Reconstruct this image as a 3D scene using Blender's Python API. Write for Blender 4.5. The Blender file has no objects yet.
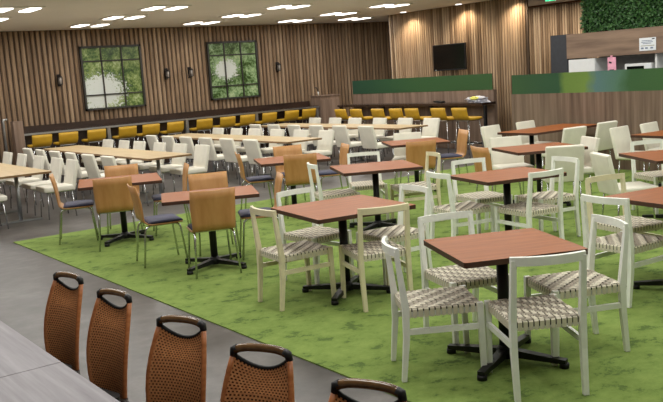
import bpy, bmesh, math, random
from mathutils import Vector, Matrix, noise
random.seed(7)
R = math.radians
PI = math.pi
scn = bpy.context.scene
COL = scn.collection

# ------------------------------------------------------------------ colour and material helpers
def lin(c):
    out = []
    for v in c[:3]:
        v = v / 255.0
        out.append(v / 12.92 if v <= 0.04045 else ((v + 0.055) / 1.055) ** 2.4)
    return (out[0], out[1], out[2], 1.0)

class NT:
    def __init__(self, name):
        self.m = bpy.data.materials.new(name)
        self.m.use_nodes = True
        self.t = self.m.node_tree
        self.bsdf = self.t.nodes['Principled BSDF']
        self.co = None
    def n(self, typ, **kw):
        nd = self.t.nodes.new(typ)
        for k, v in kw.items():
            setattr(nd, k, v)
        return nd
    def link(self, a, b):
        self.t.links.new(a, b)
    def coords(self, scale=(1, 1, 1), geo=False, rot=(0, 0, 0)):
        if geo:
            src = self.n('ShaderNodeNewGeometry').outputs['Position']
        else:
            src = self.n('ShaderNodeTexCoord').outputs['Object']
        mp = self.n('ShaderNodeMapping')
        mp.inputs['Scale'].default_value = scale
        mp.inputs['Rotation'].default_value = rot
        self.link(src, mp.inputs['Vector'])
        return mp.outputs['Vector']
    def noise(self, vec, scale, detail=4, rough=0.55):
        nd = self.n('ShaderNodeTexNoise')
        nd.inputs['Scale'].default_value = scale
        nd.inputs['Detail'].default_value = detail
        nd.inputs['Roughness'].default_value = rough
        self.link(vec, nd.inputs['Vector'])
        return nd.outputs['Fac']
    def ramp(self, fac, stops):
        nd = self.n('ShaderNodeValToRGB')
        els = nd.color_ramp.elements
        while len(els) < len(stops):
            els.new(0.5)
        for e, (p, c) in zip(els, stops):
            e.position = p
            e.color = lin(c)
        self.link(fac, nd.inputs['Fac'])
        return nd.outputs['Color']
    def math(self, op, a, b=None):
        nd = self.n('ShaderNodeMath', operation=op)
        for i, v in enumerate((a, b)):
            if v is None:
                continue
            if isinstance(v, (int, float)):
                nd.inputs[i].default_value = v
            else:
                self.link(v, nd.inputs[i])
        return nd.outputs[0]
    def mix(self, fac, a, b, blend='MIX'):
        nd = self.n('ShaderNodeMix', data_type='RGBA', blend_type=blend)
        for i, v in ((0, fac), (6, a), (7, b)):
            if isinstance(v, (int, float)):
                nd.inputs[i].default_value = v
            elif isinstance(v, tuple):
                nd.inputs[i].default_value = lin(v)
            else:
                self.link(v, nd.inputs[i])
        return nd.outputs[2]
    def base(self, c):
        if isinstance(c, tuple):
            self.bsdf.inputs['Base Color'].default_value = lin(c)
        else:
            self.link(c, self.bsdf.inputs['Base Color'])
    def set(self, rough=0.5, metal=0.0, spec=0.5, coat=0.0):
        self.bsdf.inputs['Roughness'].default_value = rough
        self.bsdf.inputs['Metallic'].default_value = metal
        self.bsdf.inputs['Specular IOR Level'].default_value = spec
        self.bsdf.inputs['Coat Weight'].default_value = coat
        return self
    def bump(self, h, strength=0.2, dist=0.01):
        b = self.n('ShaderNodeBump')
        b.inputs['Strength'].default_value = strength
        b.inputs['Distance'].default_value = dist
        self.link(h, b.inputs['Height'])
        self.link(b.outputs['Normal'], self.bsdf.inputs['Normal'])

def plain(name, c, rough=0.5, metal=0.0, spec=0.5, var=0.06, scale=14.0):
    """A single colour with a slight procedural unevenness."""
    t = NT(name)
    f = t.noise(t.coords(), scale, 3)
    a = tuple(max(0, v * (1 - var)) for v in c)
    b = tuple(min(255, v * (1 + var)) for v in c)
    t.base(t.ramp(f, [(0.3, a), (0.7, b)]))
    t.set(rough, metal, spec)
    return t.m

def wood(name, c1, c2, stretch=(2, 30, 30), rough=0.4, spec=0.5, scale=1.0, geo=False, coat=0.0):
    t = NT(name)
    v = t.coords(stretch, geo)
    f = t.noise(v, scale, 6, 0.6)
    t.base(t.ramp(f, [(0.3, c1), (0.7, c2)]))
    t.set(rough, 0, spec, coat)
    return t.m

M = {}
M['chrome'] = plain('chrome', (200, 202, 205), 0.22, 1.0, var=0.02)
M['steel'] = plain('brushed_steel', (165, 168, 170), 0.35, 0.9, var=0.04)
M['black'] = plain('black_metal', (22, 22, 24), 0.45, 0.2, var=0.1)
M['dark_edge'] = plain('dark_edge', (70, 42, 30), 0.5)
M['white_paint'] = plain('white_painted_wood', (243, 245, 238), 0.45, var=0.02)
M['cream_paint'] = plain('cream_painted_wood', (228, 219, 184), 0.45, var=0.03)
M['web_light'] = plain('light_webbing', (222, 214, 194), 0.7, var=0.04, scale=40)
M['web_dark'] = plain('taupe_webbing', (172, 162, 146), 0.75, var=0.08, scale=40)
M['web_gap_shade'] = plain('painted_gap_shade', (34, 30, 26), 0.9)  # near-black under the strips stands in for shade in the gaps
M['vinyl'] = plain('white_vinyl', (232, 228, 214), 0.5, var=0.03, scale=5)
M['slot'] = plain('dark_slot', (35, 33, 30), 0.7)
M['yellow'] = plain('mustard_vinyl', (190, 148, 30), 0.5, var=0.05, scale=6)
M['navy'] = plain('navy_pad', (58, 60, 88), 0.65, var=0.08, scale=8)
M['beech'] = wood('golden_beech_veneer', (180, 128, 74), (198, 148, 94), (14, 14, 1.6), 0.4, 0.4)
M['beech_edge'] = plain('ply_edge', (222, 186, 130), 0.5)
M['redwood'] = wood('reddish_brown_tabletop', (134, 72, 28), (162, 92, 42), (3, 26, 26), 0.42, 0.2)
M['oak'] = wood('pale_oak_laminate', (190, 166, 126), (206, 184, 146), (14, 1.2, 14), 0.4, 0.4)
M['oak_edge'] = plain('oak_table_edge', (128, 98, 64), 0.5)
M['bar_dark'] = wood('dark_walnut_bar', (44, 32, 27), (62, 46, 38), (2, 12, 12), 0.25, 0.5)
M['panel_brown'] = wood('greyish_brown_panel', (98, 80, 68), (150, 128, 112), (11, 11, 0.5), 0.55, 0.3)
M['fascia'] = wood('kitchen_walnut_fascia', (112, 92, 78), (150, 126, 106), (12, 0.9, 9), 0.5, 0.3)
M['charcoal'] = plain('charcoal_laminate', (44, 47, 54), 0.5)
M['grey_panel'] = plain('grey_niche_panel', (150, 148, 146), 0.6)
M['white_lam'] = plain('white_laminate', (228, 230, 230), 0.35, var=0.01)
M['ceil'] = plain('ceiling_board', (228, 225, 220), 0.85, var=0.015, scale=0.8)
M['wall_plain'] = plain('plain_wall', (176, 160, 140), 0.8)
M['tv'] = plain('tv_screen', (9, 10, 12), 0.12, 0, 0.6, var=0.05)
M['lamp_black'] = plain('dark_lamp_iron', (34, 28, 26), 0.5, 0.3)
M['lamp_glass'] = plain('smoky_lamp_glass', (150, 142, 134), 0.25)
M['pink'] = plain('pink_paper', (236, 168, 190), 0.6)
M['paper'] = plain('white_paper', (226, 230, 234), 0.6, var=0.01)
M['ink'] = plain('blue_grey_ink', (110, 124, 150), 0.7)
M['ink_black'] = plain('black_ink', (25, 25, 30), 0.7)
M['ink_olive'] = plain('olive_ink', (150, 148, 120), 0.7)
M['bag'] = plain('grey_plastic_bag', (186, 188, 200), 0.35, var=0.15, scale=25)
M['bag_yellow'] = plain('yellow_packet', (226, 226, 110), 0.5)
M['horn'] = wood('brown_horn_handle', (66, 44, 30), (150, 112, 70), (9, 9, 9), 0.22, 0.6)
M['leather'] = plain('black_leather_wrap', (30, 29, 30), 0.5)
M['rattan'] = wood('brown_rattan', (198, 128, 80), (228, 160, 106), (60, 60, 60), 0.45, 0.5)
M['rattan_post'] = wood('tan_rattan_post', (168, 98, 54), (198, 128, 78), (20, 20, 60), 0.45, 0.5)
M['rattan_core'] = plain('dark_rattan_core', (100, 56, 34), 0.8)
M['dark_wood'] = plain('dark_chair_leg', (46, 34, 28), 0.5)
M['frame_dark'] = plain('dark_window_frame', (44, 42, 36), 0.5)
M['trim_brown'] = plain('brown_trim', (120, 84, 54), 0.5)

def mk_emit(name, c, strength):
    t = NT(name)
    t.bsdf.inputs['Base Color'].default_value = lin(c)
    t.bsdf.inputs['Emission Color'].default_value = lin(c)
    t.bsdf.inputs['Emission Strength'].default_value = strength
    return t.m
M['diffuser'] = mk_emit('light_diffuser', (255, 252, 246), 4.0)
M['exit_green'] = mk_emit('exit_green', (40, 200, 130), 1.6)
M['exit_white'] = mk_emit('exit_white', (240, 255, 248), 2.0)

def mk_floor():
    t = NT('grey_vinyl_floor')
    v = t.coords((1, 1, 1), True)
    a = t.noise(v, 1.6, 7, 0.66)
    b = t.noise(v, 7.0, 4, 0.6)
    f = t.math('ADD', t.math('MULTIPLY', a, 0.65), t.math('MULTIPLY', b, 0.35))
    t.base(t.ramp(f, [(0.36, (70, 67, 65)), (0.52, (91, 87, 85)), (0.64, (110, 106, 103))]))
    t.set(0.36, 0, 0.45)
    return t.m
M['floor'] = mk_floor()

def mk_carpet():
    t = NT('green_carpet_pile')
    v = t.coords((1, 1, 1), True)
    va = t.coords((1.0, 1.25, 1), True, (0, 0, 0.6))
    patch = t.noise(va, 4.2, 10, 0.78)
    big = t.noise(v, 0.6, 2)
    fine = t.noise(v, 160, 2)
    c = t.ramp(patch, [(0.40, (84, 106, 58)), (0.455, (126, 150, 78)), (0.62, (147, 168, 92))])
    c = t.mix(t.math('MULTIPLY', fine, 0.5), c, t.mix(1.0, c, (150, 150, 150), 'MULTIPLY'))
    c = t.mix(t.math('MULTIPLY', big, 0.3), c, (142, 166, 88))
    t.base(c)
    t.set(0.95, 0, 0.1)
    t.bump(fine, 0.4, 0.004)
    return t.m
M['carpet'] = mk_carpet()

def mk_slats(name, axis, pitch, dark, lights):
    t = NT(name)
    pos = t.n('ShaderNodeNewGeometry').outputs['Position']
    sep = t.n('ShaderNodeSeparateXYZ')
    t.link(pos, sep.inputs[0])
    q = t.math('FLOOR', t.math('DIVIDE', sep.outputs[axis], pitch))
    wn = t.n('ShaderNodeTexWhiteNoise', noise_dimensions='1D')
    t.link(q, wn.inputs['W'])
    c = t.ramp(wn.outputs['Value'], [(0.0, dark), (0.3, lights[0]), (0.7, lights[1]), (1.0, lights[2])])
    st = (14, 14, 0.7)
    f = t.noise(t.coords(st, True), 1.5, 5, 0.6)
    g = t.ramp(f, [(0.3, (176, 172, 168)), (0.7, (255, 255, 255))])
    t.base(t.mix(1.0, c, g, 'MULTIPLY'))
    t.set(0.6, 0, 0.25)
    return t.m
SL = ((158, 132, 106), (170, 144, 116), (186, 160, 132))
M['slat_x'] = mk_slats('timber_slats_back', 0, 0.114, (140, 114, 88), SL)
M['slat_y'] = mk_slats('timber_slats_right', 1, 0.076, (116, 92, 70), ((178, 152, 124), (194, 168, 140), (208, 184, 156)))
M['slat_gap'] = plain('dark_slat_backing', (70, 56, 44), 0.85)

def mk_greywood():
    t = NT('pale_grey_wood_laminate')
    v = t.coords((7, 0.5, 7), True)
    a = t.noise(v, 1.4, 7, 0.6)
    b = t.noise(t.coords((40, 1.2, 40), True), 1.0, 4, 0.6)
    f = t.math('ADD', t.math('MULTIPLY', a, 0.7), t.math('MULTIPLY', b, 0.3))
    t.base(t.ramp(f, [(0.34, (130, 125, 129)), (0.5, (156, 151, 156)), (0.66, (180, 175, 180))]))
    t.set(0.5, 0, 0.35)
    return t.m
M['greywood'] = mk_greywood()

def mk_tree(name, warm, sky_x, sky_z, amount):
    """Printed view of tree foliage against a pale sky (object space: x 0..1.45, z 0..1.42)."""
    t = NT(name)
    v = t.coords()
    leaf = t.noise(v, 15, 6, 0.8)
    clump = t.noise(v, 2.6, 4, 0.6)
    sep = t.n('ShaderNodeSeparateXYZ')
    t.link(v, sep.inputs[0])
    dx = t.math('SUBTRACT', sep.outputs[0], sky_x)
    dz = t.math('SUBTRACT', sep.outputs[2], sky_z)
    r = t.math('SQRT', t.math('ADD', t.math('MULTIPLY', dx, dx), t.math('MULTIPLY', t.math('MULTIPLY', dz, dz), 1.6)))
    d = t.math('ADD', t.math('ADD', t.math('MULTIPLY', r, amount), t.math('MULTIPLY', leaf, 0.95)), t.math('MULTIPLY', clump, 0.40))
    mask = t.ramp(d, [(0.955, (0, 0, 0)), (0.985, (255, 255, 255))])
    green = t.ramp(t.math('ADD', t.math('MULTIPLY', leaf, 0.5), t.math('MULTIPLY', clump, 0.5)),
                   [(0.38, (30, 46, 24)), (0.47, (70, 96, 48)), (0.55, warm), (0.66, (196, 208, 164))])
    t.base(t.mix(mask, (206, 212, 206), green))
    t.set(0.25, 0, 0.4)
    return t.m

def mk_green_glass(name, stops, axis_scale):
    t = NT(name)
    v = t.coords((1, 1, 1), True)
    sep = t.n('ShaderNodeSeparateXYZ')
    t.link(v, sep.inputs[0])
    blur = t.noise(v, 3.2, 3, 0.5)
    g = t.math('ADD', t.math('MULTIPLY', sep.outputs[1], axis_scale[0]), axis_scale[1])
    g = t.math('ADD', g, t.math('MULTIPLY', t.math('SUBTRACT', blur, 0.5), 0.12))
    c = t.ramp(g, stops)
    f2 = t.noise(t.coords((8, 8, 8), True), 5.0, 2)
    t.base(t.mix(t.math('MULTIPLY', f2, 0.35), c, t.mix(1.0, c, (170, 190, 170), 'MULTIPLY')))
    t.set(0.3, 0, 0.4)
    return t.m
M['glass_a'] = mk_green_glass('green_film_glass_left', [(0.0, (58, 92, 56)), (0.5, (58, 94, 60)), (1.0, (46, 80, 64))], (0.21, -2.6))
M['glass_b'] = mk_green_glass('leafy_film_glass_right',
    [(0.0, (74, 114, 70)), (0.18, (70, 110, 70)), (0.26, (96, 136, 116)), (0.42, (100, 138, 142)), (0.48, (126, 158, 80)),
     (0.62, (120, 152, 76)), (0.68, (54, 94, 68)), (1.0, (64, 100, 66))], (0.345, -2.58))

def mk_leaf():
    t = NT('ivy_leaf')
    v = t.coords((1, 1, 1), True)
    f = t.noise(v, 22, 3, 0.7)
    t.base(t.ramp(f, [(0.35, (26, 52, 24)), (0.52, (50, 92, 42)), (0.7, (100, 144, 82))]))
    t.set(0.45, 0, 0.4)
    return t.m
M['leaf'] = mk_leaf()
M['ivy_back'] = plain('ivy_backing', (20, 40, 18), 0.9)

# ------------------------------------------------------------------ mesh helpers
def new_bm():
    return bmesh.new()

def box(bm, c, s, rot=None, mat=0):
    """Box with centre c and full sizes s; rot is a 3x3/4x4 matrix about its centre."""
    vs = []
    for dx in (-.5, .5):
        for dy in (-.5, .5):
            for dz in (-.5, .5):
                p = Vector((dx * s[0], dy * s[1], dz * s[2]))
                if rot is not None:
                    p = rot @ p
                vs.append(bm.verts.new(p + Vector(c)))
    fs = []
    for idx in ((0, 1, 3, 2), (4, 6, 7, 5), (0, 4, 5, 1), (2, 3, 7, 6), (0, 2, 6, 4), (1, 5, 7, 3)):
        f = bm.faces.new([vs[i] for i in idx])
        f.material_index = mat
        fs.append(f)
    return fs

def beam(bm, a, b, w, d, up=(0, 0, 1), w2=None, d2=None, mat=0):
    """Rectangular bar from a to b, w across and d along the other side; may taper."""
    a, b = Vector(a), Vector(b)
    t = (b - a).normalized()
    u = Vector(up)
    if abs(t.dot(u)) > 0.98:
        u = Vector((0, 1, 0))
    x = t.cross(u).normalized()
    y = x.cross(t).normalized()
    w2 = w if w2 is None else w2
    d2 = d if d2 is None else d2
    r0 = [bm.verts.new(a + x * sx * w / 2 + y * sy * d / 2) for sx, sy in ((-1, -1), (1, -1), (1, 1), (-1, 1))]
    r1 = [bm.verts.new(b + x * sx * w2 / 2 + y * sy * d2 / 2) for sx, sy in ((-1, -1), (1, -1), (1, 1), (-1, 1))]
    for i in range(4):
        j = (i + 1) % 4
        bm.faces.new([r0[i], r0[j], r1[j], r1[i]]).material_index = mat
    bm.faces.new(r0[::-1]).material_index = mat
    bm.faces.new(r1).material_index = mat

def tube(bm, pts, r, n=8, mat=0, radii=None):
    pts = [Vector(p) for p in pts]
    rings = []
    prev = None
    for i, p in enumerate(pts):
        if i == 0:
            t = pts[1] - pts[0]
        elif i == len(pts) - 1:
            t = pts[-1] - pts[-2]
        else:
            t = (pts[i + 1] - p).normalized() + (p - pts[i - 1]).normalized()
        t.normalize()
        if prev is None:
            u = Vector((0, 0, 1)) if abs(t.z) < 0.9 else Vector((1, 0, 0))
            x = t.cross(u).normalized()
        else:
            x = (prev - t * prev.dot(t)).normalized()
        prev = x
        y = t.cross(x)
        rr = radii[i] if radii else r
        rings.append([bm.verts.new(p + (x * math.cos(2 * PI * k / n) + y * math.sin(2 * PI * k / n)) * rr) for k in range(n)])
    for a, b in zip(rings, rings[1:]):
        for k in range(n):
            f = bm.faces.new([a[k], a[(k + 1) % n], b[(k + 1) % n], b[k]])
            f.material_index = mat
            f.smooth = True
    bm.faces.new(rings[0][::-1]).material_index = mat
    bm.faces.new(rings[-1]).material_index = mat

def arc_pts(p0, p1, p2, n=6):
    """Quadratic curve p0..p2 pulled towards p1."""
    p0, p1, p2 = Vector(p0), Vector(p1), Vector(p2)
    return [p0 * (1 - t) ** 2 + p1 * 2 * t * (1 - t) + p2 * t * t for t in [i / n for i in range(n + 1)]]

def prism(bm, outline, z0, z1, mat=0, mat_side=None):
    bot = [bm.verts.new((x, y, z0)) for x, y in outline]
    top = [bm.verts.new((x, y, z1)) for x, y in outline]
    n = len(outline)
    bm.faces.new(bot[::-1]).material_index = mat
    bm.faces.new(top).material_index = mat
    for i in range(n):
        j = (i + 1) % n
        bm.faces.new([bot[i], bot[j], top[j], top[i]]).material_index = mat if mat_side is None else mat_side

def rounded_rect(w, d, r, n=5):
    out = []
    for cx, cy, a0 in ((w / 2 - r, d / 2 - r, 0), (-w / 2 + r, d / 2 - r, 90), (-w / 2 + r, -d / 2 + r, 180), (w / 2 - r, -d / 2 + r, 270)):
        for k in range(n + 1):
            a = R(a0 + 90 * k / n)
            out.append((cx + r * math.cos(a), cy + r * math.sin(a)))
    return out

def loft(bm, rings, mat=0, smooth=True, cap=True):
    vr = [[bm.verts.new(p) for p in ring] for ring in rings]
    n = len(vr[0])
    for a, b in zip(vr, vr[1:]):
        for k in range(n):
            f = bm.faces.new([a[k], a[(k + 1) % n], b[(k + 1) % n], b[k]])
            f.material_index = mat
            f.smooth = smooth
    if cap:
        bm.faces.new(vr[0][::-1]).material_index = mat
        bm.faces.new(vr[-1]).material_index = mat

def mesh(name, bm, mats, bevel=0.0, seg=2):
    if bevel:
        es = [e for e in bm.edges if len(e.link_faces) == 2 and e.calc_face_angle(0) > 0.6]
        bmesh.ops.bevel(bm, geom=es, offset=bevel, segments=seg, profile=0.6, affect='EDGES', clamp_overlap=True)
    bmesh.ops.recalc_face_normals(bm, faces=bm.faces)
    me = bpy.data.meshes.new(name)
    bm.to_mesh(me)
    bm.free()
    for m in (mats if isinstance(mats, (list, tuple)) else [mats]):
        me.materials.append(m)
    return me

def put(name, me, parent=None, loc=(0, 0, 0), rz=0.0):
    o = bpy.data.objects.new(name, me)
    COL.objects.link(o)
    o.location = loc
    o.rotation_euler = (0, 0, rz)
    if parent is not None:
        o.parent = parent
    return o

def tag(o, label, cat, group=None, kind=None):
    o['label'] = label
    o['category'] = cat
    if group:
        o['group'] = group
    if kind:
        o['kind'] = kind
    return o

def thing(name, label, cat, loc=(0, 0, 0), rz=0.0, group=None):
    o = bpy.data.objects.new(name, None)
    o.empty_display_size = 0.1
    COL.objects.link(o)
    o.location = loc
    o.rotation_euler = (0, 0, rz)
    return tag(o, label, cat, group)

def structure(name, me, parent=None, loc=(0, 0, 0)):
    o = put(name, me, parent, loc)
    if parent is None:
        o['kind'] = 'structure'
    return o

def one(name, fn, mats, bevel=0.0, seg=2):
    bm = new_bm()
    fn(bm)
    return mesh(name, bm, mats, bevel, seg)

def place(kind, name, label, cat, loc, rz=0.0, group=None):
    """An individual of a kind: an Empty at its base and one child per part (parts may share mesh data).
    kind = list of (part name, mesh, [(sub-part name, mesh), ...], part label)."""
    on_carpet = loc[2] == 0 and 2.9 < loc[0] < 11.7 and loc[1] < 11.0
    if cat in ('chair', 'table', 'stool'):
        loc = (loc[0], loc[1], loc[2] + (.010 if on_carpet else 0) + (.002 if cat != 'table' else 0))
    root = thing(name, label, cat, loc, rz, group)
    for part in kind:
        o = put(part[0], part[1], root)
        for sub in (part[2] if len(part) > 2 and part[2] else []):
            put(sub[0], sub[1], o)
        if len(part) > 3:
            o['label'] = part[3]
    return root

# ------------------------------------------------------------------ kinds of furniture
def woven_seat_mesh():
    bm = new_bm()
    W, D, z = 0.405, 0.45, 0.441
    n, m = 13, 13
    box(bm, (0, 0, z - 0.024), (W - 0.016, D - 0.016, 0.032), mat=2)
    pw, pd = W / n, D / m
    def strip(pts, wdir, w, mat):
        prev = None
        for p in pts:
            a = bm.verts.new(Vector(p) - Vector(wdir) * w / 2)
            b = bm.verts.new(Vector(p) + Vector(wdir) * w / 2)
            if prev:
                f = bm.faces.new([prev[0], prev[1], b, a])
                f.material_index = mat
            prev = (a, b)
    for i in range(n):
        x = -W / 2 + pw * (i + .5)
        pts = [(x, -D / 2 + 0.012, z - 0.058), (x, -D / 2 - 0.002, z - 0.056), (x, -D / 2 - 0.003, z - 0.008), (x, -D / 2 + 0.006, z)]
        for j in range(m):
            y = -D / 2 + pd * (j + .5)
            up = (i + j) % 4 < 2
            zz = z + (0.003 if up else -0.005)
            pts += [(x, y - pd * .28, zz), (x, y + pd * .28, zz)]
        pts += [(x, D / 2 - 0.006, z), (x, D / 2 + 0.003, z - 0.008), (x, D / 2 + 0.002, z - 0.056), (x, D / 2 - 0.012, z - 0.058)]
        strip(pts, (1, 0, 0), pw * 0.80, 0)
    for j in range(m):
        y = -D / 2 + pd * (j + .5)
        pts = [(-W / 2 + 0.012, y, z - 0.058), (-W / 2 - 0.002, y, z - 0.056), (-W / 2 - 0.003, y, z - 0.008), (-W / 2 + 0.006, y, z)]
        mats = []
        for i in range(n):
            x = -W / 2 + pw * (i + .5)
            up = (i + j) % 4 >= 2
            zz = z + (0.003 if up else -0.005)
            pts += [(x - pw * .28, y, zz), (x + pw * .28, y, zz)]
        pts += [(W / 2 - 0.006, y, z), (W / 2 + 0.003, y, z - 0.008), (W / 2 + 0.002, y, z - 0.056), (W / 2 - 0.012, y, z - 0.058)]
        prev = None
        for k, p in enumerate(pts):
            a = bm.verts.new(Vector(p) - Vector((0, 1, 0)) * pd * .39)
            b = bm.verts.new(Vector(p) + Vector((0, 1, 0)) * pd * .39)
            if prev:
                f = bm.faces.new([prev[0], prev[1], b, a])
                f.material_index = 1 if 4 <= k <= len(pts) - 4 else 0
            prev = (a, b)
    for v in bm.verts:
        v.co.y -= .022
    return mesh('woven_seat', bm, [M['web_light'], M['web_dark'], M['web_gap_shade']])

SEAT_MESH = woven_seat_mesh()

def woven_kind(paint):
    parts = [('seat', SEAT_MESH)]
    for sx in (-1, 1):
        def front(bm):
            beam(bm, (sx * .203, .205, 0), (sx * .200, .195, .443), .030, .030, (0, 1, 0), .036, .036)
        parts.append(('leg', one('front_leg', front, paint, .004)))
        def rear(bm):
            # one piece from the floor to the top of the back, leaning above the seat
            pts = [((sx * .193, -.278, 0), .030, .028), ((sx * .196, -.252, .26), .034, .036), ((sx * .196, -.248, .44), .034, .040), ((sx * .193, -.285, .787), .030, .026)]
            rings = []
            for (p, w, d) in pts:
                rings.append([(p[0] - w / 2, p[1] - d / 2, p[2]), (p[0] + w / 2, p[1] - d / 2, p[2]), (p[0] + w / 2, p[1] + d / 2, p[2]), (p[0] - w / 2, p[1] + d / 2, p[2])])
            loft(bm, rings, smooth=False)
        parts.append(('leg', one('rear_leg', rear, paint, .004)))
        def stretch(bm):
            beam(bm, (sx * .196, -.25, .300), (sx * .201, .20, .300), .020, .034)
        parts.append(('stretcher', one('stretcher', stretch, paint, .003)))
    def rail(bm):
        rings = []
        for k in range(11):
            x = -.208 + .416 * k / 10
            y = -.278 - .042 * (1 - (x / .208) ** 2)
            rings.append([(x, y - .011, .757), (x, y + .011, .759), (x, y + .009, .807), (x, y - .013, .805)])
        loft(bm, rings, smooth=False)
    parts.append(('top_rail', one('top_rail', rail, paint, .003)))
    def apron(bm):
        for sx in (-1, 1):
            box(bm, (sx * .188, -.022, .404), (.02, .40, .03))
        for sy in (-1, 1):
            box(bm, (0, sy * .205 - .022, .404), (.36, .02, .03))
    parts.append(('seat_frame', one('seat_frame', apron, paint)))
    return parts
WOVEN = woven_kind(M['white_paint'])
CREAM = woven_kind(M['cream_paint'])

def ply_kind():
    parts = []
    prof = [(.20, .438), (.10, .434), (0, .432), (-.10, .434), (-.155, .442), (-.188, .468), (-.200, .51), (-.212, .58), (-.228, .66), (-.246, .75), (-.268, .835)]
    def shell(bm):
        T = .013
        N = 8
        rows = []
        for k, (y, z) in enumerate(prof):
            a = prof[max(0, k - 1)]
            b = prof[min(len(prof) - 1, k + 1)]
            tang = Vector((0, b[0] - a[0], b[1] - a[1])).normalized()
            nrm = Vector((0, tang.z, -tang.y))
            if nrm.y < 0 and k > 5:
                pass
            back = max(0, min(1, (z - .46) / .2))
            w = .205 + (.010 * back)
            f, r = [], []
            for i in range(N + 1):
                u = -1 + 2 * i / N
                cur = back * .022 * (u * u)
                p = Vector((u * w, y + cur, z + (-.006 if k == 10 else 0) * (1 - u * u)))
                f.append(p)
                r.append(p - nrm * T if True else p)
            rows.append((f, r))
        rings = [f + r[::-1] for f, r in rows]
        loft(bm, rings, smooth=False)
        for fc in bm.faces:
            c = fc.calc_center_median()
            fc.smooth = True
    bm = new_bm()
    shell(bm)
    me = mesh('ply_shell', bm, [M['beech']])
    parts.append(('shell', me))
    def pad(bm):
        rings = []
        for y, h in ((-.15, .0), (-.145, .018), (-.10, .026), (0, .028), (.12, .028), (.185, .024), (.205, .010), (.207, 0)):
            z = .440
            w = .195 if abs(y) < .19 else .185
            rings.append([(-w, y, z - .002), (w, y, z - .002), (w, y, z + h * .55), (w - .02, y, z + h), (-w + .02, y, z + h), (-w, y, z + h * .55)])
        loft(bm, rings, smooth=True)
    parts.append(('seat_pad', one('seat_pad', pad, M['navy'])))
    for sx in (-1, 1):
        def fl(bm):
            tube(bm, [(sx * .215, .215, 0)] + arc_pts((sx * .19, .175, .37), (sx * .187, .168, .418), (sx * .18, .10, .420), 5) + [(sx * .18, .0, .420)], .0105)
        parts.append(('leg', one('front_leg', fl, M['chrome'])))
        def bl(bm):
            tube(bm, [(sx * .215, -.235, 0)] + arc_pts((sx * .19, -.19, .36), (sx * .187, -.182, .418), (sx * .18, -.11, .420), 5) + [(sx * .18, .0, .420)], .0105)
        parts.append(('leg', one('rear_leg', bl, M['chrome'])))
    def cross(bm):
        for y in (-.08, .09):
            tube(bm, [(-.18, y, .418), (.18, y, .418)], .009)
    parts.append(('seat_support', one('seat_support', cross, M['chrome'])))
    return parts
PLY = ply_kind()

def pad_slab(bm, c, w, h, t, tilt=0.0, seg=7):
    """Soft padded slab: w across x, h along z (after tilt about x), t thick along y, edges rounded."""
    rot = Matrix.Rotation(tilt, 3, 'X')
    rings = []
    r = t * .30
    for k in range(5):
        a = PI / 2 * k / 4
        rings.append((-h / 2 + r - r * math.cos(a), r - r * math.sin(a)))
    rings += [(-z, i) for z, i in reversed(rings)]
    out = []
    for z, ins in rings:
        ol = rounded_rect(w - 2 * ins, t - 1.3 * ins, t * .26, 3)
        out.append([rot @ Vector((x, y, z)) + Vector(c) for x, y in ol])
    loft(bm, out, smooth=True)

def vinyl_kind():
    parts = []
    def back(bm):
        pad_slab(bm, (0, -.245, .610), .44, .44, .052, tilt=R(13))
    parts.append(('backrest', one('padded_back', back, M['vinyl'])))
    def seat(bm):
        pad_slab(bm, (0, .015, .435), .445, .45, .075, tilt=R(-90))
    parts.append(('seat', one('padded_seat', seat, M['vinyl'])))
    for sx in (-1, 1):
        for sy in (-1, 1):
            def lg(bm):
                tube(bm, [(sx * .20, sy * .205, 0), (sx * .185, sy * .175, .405)], .0095, 8)
            parts.append(('leg', one('chrome_leg', lg, M['chrome'])))
    def fr(bm):
        for sx in (-1, 1):
            beam(bm, (sx * .185, -.2, .396), (sx * .185, .19, .396), .018, .018)
        for sy in (-.19, .18):
            beam(bm, (-.185, sy, .396), (.185, sy, .396), .018, .018)
    parts.append(('seat_frame', one('seat_frame', fr, M['chrome'])))
    return parts
VINYL = vinyl_kind()

def stool_kind():
    parts = []
    def shell(bm):
        prof = [(.20, .800), (.10, .794), (0, .790), (-.11, .793), (-.165, .808), (-.185, .835), (-.198, .88), (-.212, .94), (-.225, 1.0)]
        T = .050
        rings = []
        for k, (y, z) in enumerate(prof):
            a = prof[max(0, k - 1)]
            b = prof[min(len(prof) - 1, k + 1)]
            t = Vector((0, b[0] - a[0], b[1] - a[1])).normalized()
            nr = Vector((0, t.z, -t.y))
            w = .192 + (.010 if k > 4 else 0)
            p = Vector((0, y, z))
            q = p - nr * T
            e = 0.012
            X = Vector((1, 0, 0))
            rings.append([p - X * (w - e), p + X * (w - e), p + X * w - nr * T * .3, q + X * w + nr * T * .3, q + X * (w - e), q - X * (w - e), q - X * w + nr * T * .3, p - X * w - nr * T * .3])
        loft(bm, rings, smooth=True)
    parts.append(('seat', one('stool_shell', shell, M['yellow'], 0)))
    for sx in (-1, 1):
        for sy in (-1, 1):
            def lg(bm):
                tube(bm, [(sx * .205, sy * .20, 0), (sx * .16, sy * .15, .745)], .010, 8)
            parts.append(('leg', one('stool_leg', lg, M['chrome'])))
    def ring(bm):
        for a, b in (((-.185, .18), (.185, .18)), ((-.185, -.18), (.185, -.18)), ((-.185, -.18), (-.185, .18)), ((.185, -.18), (.185, .18))):
            tube(bm, [(a[0], a[1], .28), (b[0], b[1], .28)], .009, 8)
    parts.append(('footrest', one('stool_footrest', ring, M['chrome'])))
    def pl(bm):
        box(bm, (0, 0, .738), (.34, .32, .016))
    parts.append(('seat_plate', one('stool_plate', pl, M['chrome'])))
    return parts
STOOL = stool_kind()

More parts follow.
